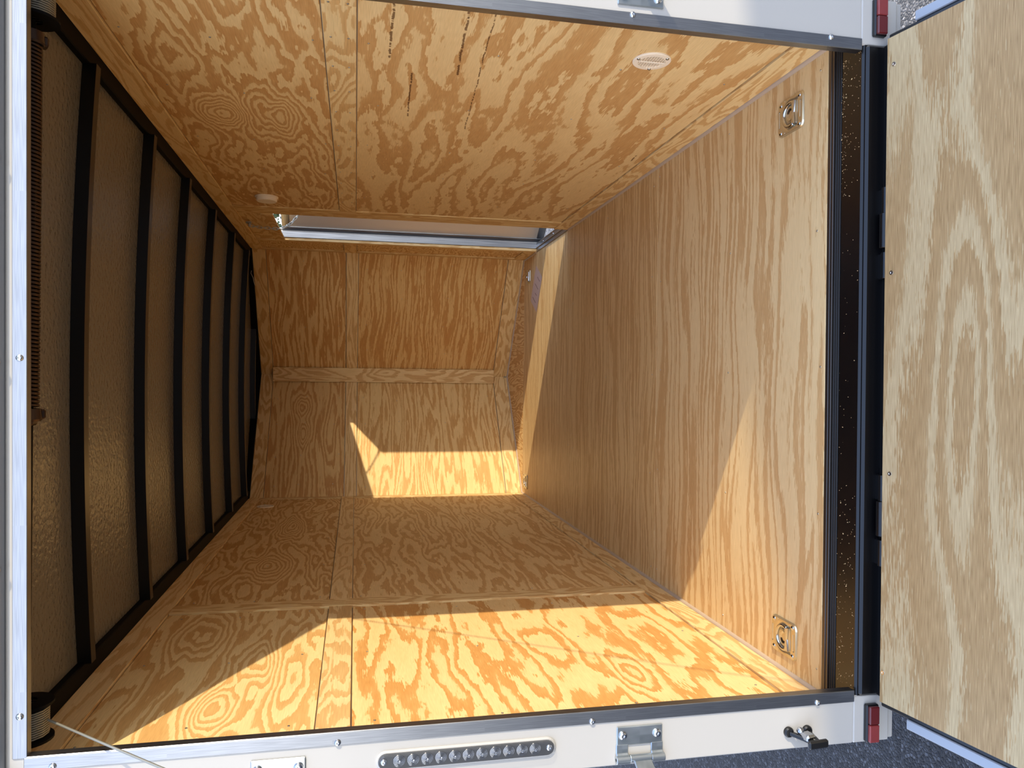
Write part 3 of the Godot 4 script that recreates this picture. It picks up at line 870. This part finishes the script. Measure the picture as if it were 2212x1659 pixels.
func tie_down() -> Node3D:
	# recessed-ring tie-down, flat on the floor, hinge side towards +z; plate 10 cm by 13 cm
	var t := thing("tie_down", "", "tie-down")
	var hx := 0.0525; var hz := 0.064; var cr := 0.018
	var nx := 56; var nz := 68
	var dsd := func(x: float, z: float) -> float:
		# distance from a D outline: circle of 0.034 flattened on +z at 0.030
		var c := Vector2(x, z).length() - 0.033
		if z > 0.0: c = maxf(minf(c, 1.0), -1.0); c = maxf(Vector2(maxf(absf(x) - 0.033, 0.0), 0.0).length() + minf(absf(x) - 0.033, 0.0), z - 0.030) if absf(x) < 0.040 else c
		return c
	var hgt := func(x: float, z: float) -> float:
		var q := Vector2(maxf(absf(x) - hx + cr, 0.0), maxf(absf(z) - hz + cr, 0.0)).length() - cr
		if q > 0.0: return 0.0
		var h := 0.0062 * clampf(-q / 0.0025, 0.0, 1.0)
		var dd: float = dsd.call(x, z)
		h -= 0.0052 * exp(-pow(dd / 0.0075, 2.0))
		var rr := Vector2(x, z + 0.001).length()
		if rr < 0.020: h -= 0.0030 * smoothstep(0.020, 0.015, rr)
		# pressed slots along the four sides
		if absf(x) < 0.024 and absf(absf(z) - 0.054) < 0.0030: h -= 0.0022
		if absf(z) < 0.026 and absf(absf(x) - 0.046) < 0.0018: h -= 0.0016
		return maxf(h, 0.0004)
	var st := ST()
	var P := []
	for j in nz + 1:
		for i in nx + 1:
			var x := lerpf(-hx, hx, float(i) / nx); var z := lerpf(-hz, hz, float(j) / nz)
			# pull the corner points of the grid in to the rounded outline
			var ax := absf(x) - hx + cr; var az := absf(z) - hz + cr
			if ax > 0 and az > 0:
				var m := maxf(ax, az); var l := Vector2(ax, az).length()
				var kx := ax * m / l; var kz := az * m / l
				x = signf(x) * (hx - cr + kx); z = signf(z) * (hz - cr + kz)
			P.append(Vector3(x, hgt.call(x * 0.9999, z * 0.9999), z))
	var N := []
	for p in P:
		var e := 0.0006
		N.append(Vector3(hgt.call(p.x - e, p.z) - hgt.call(p.x + e, p.z), 2 * e, hgt.call(p.x, p.z - e) - hgt.call(p.x, p.z + e)).normalized())
	for j in nz:
		for i in nx:
			var a := j * (nx + 1) + i
			for v in [a, a + 1, a + nx + 2, a, a + nx + 2, a + nx + 1]:
				st.set_normal(N[v]); st.set_uv(Vector2(P[v].x, P[v].z) * 10.0); st.add_vertex(P[v])
	obj("plate", st, M.brass, t)
	st = ST()
	var ring := []
	for i in 30:
		var a := PI * 1.30 * i / 29 - PI * 1.15
		ring.append(Vector3(0.0335 * cos(a), 0.0046, 0.0335 * sin(a)))
	ring.append(Vector3(-0.033, 0.0040, 0.0215)); ring.push_front(Vector3(0.033, 0.0040, 0.0215))
	ring.reverse()
	tube(st, ring, 0.0056, 12)
	obj("ring", st, M.chrome, t)
	st = ST()
	lathe(st, Transform3D(Basis(), Vector3(0, 0, 0.002)), [Vector2(0.0195, 0.003), Vector2(0.0195, 0.0064), Vector2(0.0175, 0.0070), Vector2(0.0150, 0.0050), Vector2(0.010, 0.0026), Vector2(0.004, 0.0016), Vector2(0.0001, 0.0014)], 28, true)
	obj("bowl", st, M.chrome, t)
	for sx in [-1, 1]:
		for sz in [-1, 1]:
			st = ST(); dome(st, Vector3(sx * 0.0405, 0.0045, sz * 0.0475), Vector3.UP, 0.0078, 0.0052)
			obj("bolt", st, M.chrome, t)
	return t

func vent(label: String, at: Vector3, n: Vector3, domed: bool) -> Node3D:
	var t := thing("vent_cover" if not domed else "dome_vent", label, "vent", at)
	var xf := facing(Vector3.ZERO, n)
	var st := ST()
	if domed:
		lathe(st, xf, [Vector2(0.056, 0), Vector2(0.056, 0.004), Vector2(0.052, 0.007), Vector2(0.050, 0.020), Vector2(0.046, 0.024), Vector2(0.0001, 0.025)], 36)
		obj("cap", st, M.plastic, t)
		return t
	lathe(st, xf, [Vector2(0.054, 0), Vector2(0.054, 0.003), Vector2(0.052, 0.005), Vector2(0.0385, 0.0058), Vector2(0.038, 0.001), Vector2(0.0001, 0.001)], 40)
	var disc := obj("disc", st, M.plastic, t)
	st = ST()
	var bs := xf.basis
	for i in 10:
		var x := -0.034 + 0.0075 * i
		var hl := sqrt(maxf(0.0378 * 0.0378 - x * x, 0.0))
		for s in [-1, 1]:
			cbox(st, bs * Basis(Vector3(0, 0, 1), 0.75), bs * Vector3(x, 0.0048, s * (hl / 2 + 0.001)), Vector3(0.0062, 0.0010, maxf(hl - 0.004, 0.002)), 0.0002)
	cbox(st, bs, bs * Vector3(0, 0.0050, 0), Vector3(0.076, 0.0045, 0.004), 0.0005)
	obj("louvre", st, M.plastic, disc).set_meta("kind", "stuff")
	for a in [0.3, 0.3 + TAU / 3, 0.3 + 2 * TAU / 3]:
		st = ST(); screw_head(st, xf * Vector3(0.046 * cos(a), 0.0050, 0.046 * sin(a)), n, 0.0052)
		obj("screw", st, M.screw, t)
	return t

func hasp(label: String, at: Vector3, s: float, strap: bool) -> Node3D:
	# plate on the rear face of a post; s is the side the barrel points to (+1 to the trailer's right)
	var t := thing("hinge_plate", label, "hinge", at, "bar-lock hinges on the rear posts")
	var st := ST()
	cbox(st, Basis(), Vector3(s * 0.020, 0, 0.0025), Vector3(0.044, 0.113, 0.005), 0.002)
	for y in [-0.043, 0.043]:
		cbox(st, Basis(), Vector3(s * 0.050, y, 0.003), Vector3(0.024, 0.030, 0.005), 0.002)
		cbox(st, Basis(Vector3(0, 1, 0), -s * 0.6), Vector3(s * 0.064, y, 0.0075), Vector3(0.014, 0.030, 0.005), 0.002)
	var plate := obj("plate", st, M.zinc, t)
	for y in [-0.043, 0.043]:
		st = ST()
		lathe(st, Transform3D(Basis(), Vector3(s * 0.072, y - 0.0165, 0.010)), [Vector2(0.004, 0), Vector2(0.0088, 0), Vector2(0.0095, 0.001), Vector2(0.0095, 0.032), Vector2(0.0088, 0.033), Vector2(0.004, 0.033)], 18)
		obj("knuckle", st, M.zinc, plate)
	for y in [-0.042, 0.042]:
		st = ST()
		screw_head(st, Vector3(s * 0.018, y, 0.005), Vector3(0, 0, 1), 0.0105)
		obj("bolt", st, M.chrome, plate)
	st = ST()
	lathe(st, Transform3D(Basis(), Vector3(s * 0.070, -0.026, 0.011)), [Vector2(0.003, 0), Vector2(0.008, 0), Vector2(0.0085, 0.001), Vector2(0.0085, 0.051), Vector2(0.008, 0.052), Vector2(0.003, 0.052)], 18)
	if strap:
		var dirv := Vector3(s * 0.55, -0.05, 0.83).normalized()
		var y := Vector3(0, 1, 0)
		var nn := dirv.cross(y).normalized()
		cbox(st, Basis(dirv, nn.cross(dirv).normalized(), nn), Vector3(s * 0.072, -0.004, 0.012) + dirv * 0.09, Vector3(0.175, 0.044, 0.005), 0.002)
	obj("strap", st, M.zinc, t)
	return t

func build_fittings():
	# ---- tie-downs: one with its parts, three copies
	var t := tie_down()
	t.position = Vector3(0.742, 0.0002, -0.173)
	t.set_meta("label", "floor tie-down near the rear sill on the vent cover's side"); t.set_meta("group", "floor tie-downs")
	var spots := [[Vector3(-0.768, 0.0002, -0.177), "sunlit floor tie-down near the rear sill by the left wall"], [Vector3(0.725, 0.0002, -3.58), "floor tie-down at the front end beside the pinkish paper"], [Vector3(-0.765, 0.0002, -3.60), "floor tie-down at the front corner beside the sunlit nose wall"]]
	for e in spots:
		var c: Node3D = t.duplicate(); c.name = "tie_down"; add_child(c, true)
		c.position = e[0]; c.set_meta("label", e[1])

	# ---- round vents
	vent("flat round cream vent cover low on the right wall near the rear", Vector3(W + 0.006, 0.418, -0.203), Vector3(-1, 0, 0), false)
	vent("domed round cream vent high on the right wall above the side door", Vector3(W + 0.006, 1.667, -2.146), Vector3(-1, 0, 0), true)
	vent("flat round vent cover at the front end high on the left wall", Vector3(-W - 0.006, 1.793, -3.37), Vector3(1, 0, 0), false)

	# ---- sheet of paper on the floor
	var p := thing("paper_sheet", "pinkish sheet of paper with short lines of print lying on the floor", "paper", Vector3(0.61, 0.0005, -3.335))
	var st := ST()
	var a := Vector3(0.774, 0, -3.344) - p.position; var b := Vector3(0.670, 0, -3.169) - p.position
	var c2 := Vector3(0.445, 0, -3.322) - p.position; var d := Vector3(0.543, 0, -3.500) - p.position
	a.y = 0; b.y = 0; c2.y = 0; d.y = 0
	quad(st, a, b, c2, d, Vector3(0, -1, 0))
	quad(st, a + Vector3(0, -.0003, 0), b + Vector3(0, -.0003, 0), c2 + Vector3(0, -.0003, 0), d + Vector3(0, -.0003, 0), Vector3(0, 1, 0))
	obj("sheet", st, M.paper, p)
	st = ST()
	for e in [[0.18, 0.42, 0.82], [0.42, 0.25, 0.75], [0.62, 0.45, 0.68], [0.82, 0.2, 0.7]]:
		var q0: Vector3 = a.lerp(d, e[0]).lerp(b.lerp(c2, e[0]), e[1]) + Vector3(0, 0.0003, 0)
		var q1: Vector3 = a.lerp(d, e[0]).lerp(b.lerp(c2, e[0]), e[2]) + Vector3(0, 0.0003, 0)
		var w := (d - a).normalized() * 0.005
		quad(st, q0, q1, q1 + w, q0 + w, Vector3(0, -1, 0))
	obj("print_lines", st, M.ink, p)

	# ---- lock hinges on the posts
	hasp("zinc hinge plate with a long strap hanging from the left post", Vector3(-0.840, 0.566, FR), -1, true)
	hasp("zinc hinge plate at the frame edge beyond the clear lamp bar", Vector3(-0.846, 1.379, FR), -1, true)
	hasp("zinc hinge plate on the right post, shading the aluminium edge", Vector3(0.843, 0.583, FR), 1, true)

	# ---- lamp bar: eleven clear lenses
	var lb := thing("lamp_bar", "clear lamp bar with a row of round lenses on left post", "lamp", Vector3(-0.869, 0.9715, FR))
	var bs := Basis(Vector3(0, 1, 0), Vector3(0, 0, 1), Vector3(1, 0, 0))   # long axis up, out towards +z
	var xf := Transform3D(bs, Vector3.ZERO)
	st = ST()
	loft(st, [stadium(0.181, 0.022, 0.0), stadium(0.181, 0.022, 0.003), stadium(0.181, 0.019, 0.006)], xf)
	obj("rim", st, M.white, lb)
	st = ST()
	loft(st, [stadium(0.181, 0.0172, 0.006), stadium(0.181, 0.0172, 0.0075)], xf)
	obj("housing", st, M.black_plastic, lb)
	for i in 11:
		st = ST()
		var cx := -0.153 + i * 0.0306
		var pr := []
		for k in 5:
			var r0 := 0.0138 - k * 0.0024
			pr.append(Vector2(r0, 0.0072 + k * 0.0009)); pr.append(Vector2(r0 - 0.0007, 0.0098 + k * 0.0009)); pr.append(Vector2(r0 - 0.0019, 0.0080 + k * 0.0009))
		pr.append(Vector2(0.0012, 0.0115)); pr.append(Vector2(0.0001, 0.0118))
		lathe(st, Transform3D(bs, bs * Vector3(cx, 0, 0)), pr, 24, false)
		obj("lens", st, M.lens, lb)
	for e in [-0.186, 0.186]:
		st = ST(); screw_head(st, bs * Vector3(e, 0.0078, 0), Vector3(0, 0, 1), 0.0075); obj("screw", st, M.chrome, lb)
	st = ST()
	loft(st, [stadium(0.181, 0.0185, 0.006), stadium(0.181, 0.0180, 0.0150), stadium(0.181, 0.0150, 0.0175)], xf)
	obj("cover", st, M.clear, lb)

	# ---- small clear lamp in a black bracket
	var pl := thing("plate_lamp", "little clear lamp in a black bracket on left post", "lamp", Vector3(-0.892, 0.142, FR))
	st = ST()
	for e in [[0.038, 0.006], [-0.012, -0.004]]:
		lathe(st, facing(Vector3(0.006, e[0], 0.0), Vector3(0, 0, 1)), [Vector2(0.0125, 0), Vector2(0.0125, 0.006), Vector2(0.010, 0.010), Vector2(0.005, 0.011), Vector2(0.0001, 0.009)], 18)
		strip_between(st, Vector3(0.0, e[0] - 0.006, 0.004), Vector3(-0.006, e[1] - 0.012, 0.056), Vector3(0, 0.012, 0), Vector3(0.010, 0, 0), 0.002)
	cbox(st, Basis(Vector3(0, 0, 1), 0.05), Vector3(-0.002, -0.006, 0.058), Vector3(0.020, 0.052, 0.012), 0.004)
	obj("bracket", st, M.black_plastic, pl)
	st = ST()
	cbox(st, Basis(Vector3(1, 0, 0), 0.2), Vector3(0.006, 0.006, 0.034), Vector3(0.018, 0.028, 0.030), 0.005)
	dome(st, Vector3(0.014, 0.016, 0.018), Vector3(0.4, 0.5, 0.6), 0.009, 0.008)
	obj("lens", st, M.lens, pl)

	# ---- red marker lamps at the foot of the posts
	for s in [1.0, -1.0]:
		var r := thing("marker_lamp", "red marker lamp at the foot of the right post by the sill" if s > 0 else "red marker lamp at the foot of the left post by the sill", "lamp", Vector3(s * 0.879, -0.045, FR), "red marker lamps")
		st = ST(); cbox(st, Basis(), Vector3(0, 0, 0.007), Vector3(0.094, 0.035, 0.014), 0.003); obj("base", st, M.black_plastic, r)
		st = ST(); cbox(st, Basis(), Vector3(s * 0.023, 0, 0.016), Vector3(0.043, 0.027, 0.012), 0.002); obj("reflector", st, M.red_bright, r, "bright red ribbed half of the lamp")
		st = ST(); cbox(st, Basis(), Vector3(-s * 0.022, 0, 0.016), Vector3(0.044, 0.027, 0.012), 0.002); obj("lens", st, M.red, r, "dark red smooth half of the lamp")

	# ---- loose white wire at the front end of the ceiling rail
	var w := thing("loose_wire", "thin white wire end dangling at the front ceiling rail", "wire", Vector3(0.72, 1.935, -3.77))
	st = ST(); tube(st, [Vector3(0, 0.01, 0), Vector3(-0.02, 0.012, 0.008), Vector3(-0.05, -0.002, 0.0), Vector3(-0.08, -0.006, -0.02), Vector3(-0.1, -0.012, -0.03)], 0.0016, 6)
	obj("wire", st, M.wire_white, w)

	# ---- sawdust left on the sill
	st = ST()
	var rg := RandomNumberGenerator.new(); rg.seed = 5
	for i in 330:
		var x := rg.randf_range(-0.80, 0.80)
		var near := rg.randf()
		if near < 0.45: x = (0.80 - pow(rg.randf(), 2.0) * 0.35)
		elif near < 0.8: x = -0.80 + pow(rg.randf(), 1.6) * 0.5
		var z := rg.randf_range(0.05, 0.125) if near > 0.2 else rg.randf_range(0.052, 0.07)
		var sz := rg.randf_range(0.0004, 0.0011) * (1.5 if rg.randf() < 0.1 else 1.0)
		cbox(st, Basis(Vector3.UP, rg.randf() * 3.0), Vector3(x, -0.006 + sz * 0.4, z), Vector3(sz * rg.randf_range(1, 2.5), sz * 0.8, sz), 0.0001)
	var sd := obj("sawdust", st, M.sawdust, self)
	sd.set_meta("kind", "stuff"); sd.set_meta("label", "pale sawdust crumbs scattered along the black steel sill"); sd.set_meta("category", "sawdust")

func build_surroundings():
	# a tree past the front of the trailer, seen through the side door
	var tr := thing("tree", "leafy tree seen through the top of the side door", "tree", Vector3(3.3, GROUND, -13.0))
	var st := ST()
	tube(st, [Vector3(0, 0, 0), Vector3(0.05, 1.2, 0), Vector3(-0.05, 2.4, 0.1), Vector3(0.1, 4.2, 0)], [0.18, 0.14, 0.11, 0.04], 10)
	var rg := RandomNumberGenerator.new(); rg.seed = 11
	for i in 14:
		var a := rg.randf() * TAU; var h := rg.randf_range(1.3, 3.6)
		tube(st, [Vector3(0, h, 0), Vector3(cos(a) * 0.8, h + 0.5, sin(a) * 0.8), Vector3(cos(a) * 1.5, h + 1.2, sin(a) * 1.5)], [0.05, 0.03, 0.012], 6)
	obj("trunk", st, M.bark, tr)
	st = ST()
	for i in 2600:
		var dir := Vector3(rg.randfn(), rg.randfn(), rg.randfn()).normalized()
		var p := Vector3(0, 3.0, 0) + dir * Vector3(1.9, 1.9, 1.9) * pow(rg.randf(), 0.45)
		var bs := Basis(Vector3(rg.randfn(), rg.randfn(), rg.randfn()).normalized(), rg.randf() * TAU)
		var l := rg.randf_range(0.07, 0.13); var w := l * 0.45
		quad(st, p, p + bs * Vector3(w, 0.01, l * 0.5), p + bs * Vector3(0, 0, l), p + bs * Vector3(-w, 0.01, l * 0.5), p - Vector3.UP)
	var lf := obj("foliage", st, M.leaf, tr); lf.set_meta("kind", "stuff")

	# a lean-to shed behind and to the right: its roof edge shades the foot of the ramp
	var d := Vector3(SUN.x, 0, SUN.z).normalized(); var n := Vector3(-d.z, 0, d.x)
	var o := Vector3(0.87, 0, FR) + d * 7.0
	var sh := thing("shed", "low white shed out of frame whose roof edge shades the ramp", "shed", Vector3(o.x, GROUND, o.z))
	st = ST()
	var e0 := -0.26; var e1 := 4.2
	var h0 := 0.26 + 7.0 * 0.2887 - GROUND; var h1 := h0 + 0.22 * (e1 - e0)
	var P := [n * e0, n * e1, n * e1 + d * 2.5, n * e0 + d * 2.5]
	var mid := n * 2 + d * 1.2 + Vector3.UP
	var hs := [h0 - 0.06, h1 - 0.06, h1 - 0.06, h0 - 0.06]
	for i in 4:
		var j := (i + 1) % 4
		quad(st, P[i], P[j], P[j] + Vector3.UP * hs[j], P[i] + Vector3.UP * hs[i], mid)
	obj("wall", st, M.white, sh)
	st = ST()
	var up := (n * (e1 - e0) + Vector3.UP * (h1 - h0)).normalized(); var rl := (n * (e1 - e0) + Vector3.UP * (h1 - h0)).length()
	var rn := up.cross(d).normalized()
	if rn.y < 0: rn = -rn
	cbox(st, Basis(up, rn, up.cross(rn)), n * (e0 + e1) / 2 + Vector3.UP * ((h0 + h1) / 2 - 0.03) + d * 1.25, Vector3(rl, 0.06, 2.5), 0.005)
	obj("roof", st, M.alum_dull, sh)
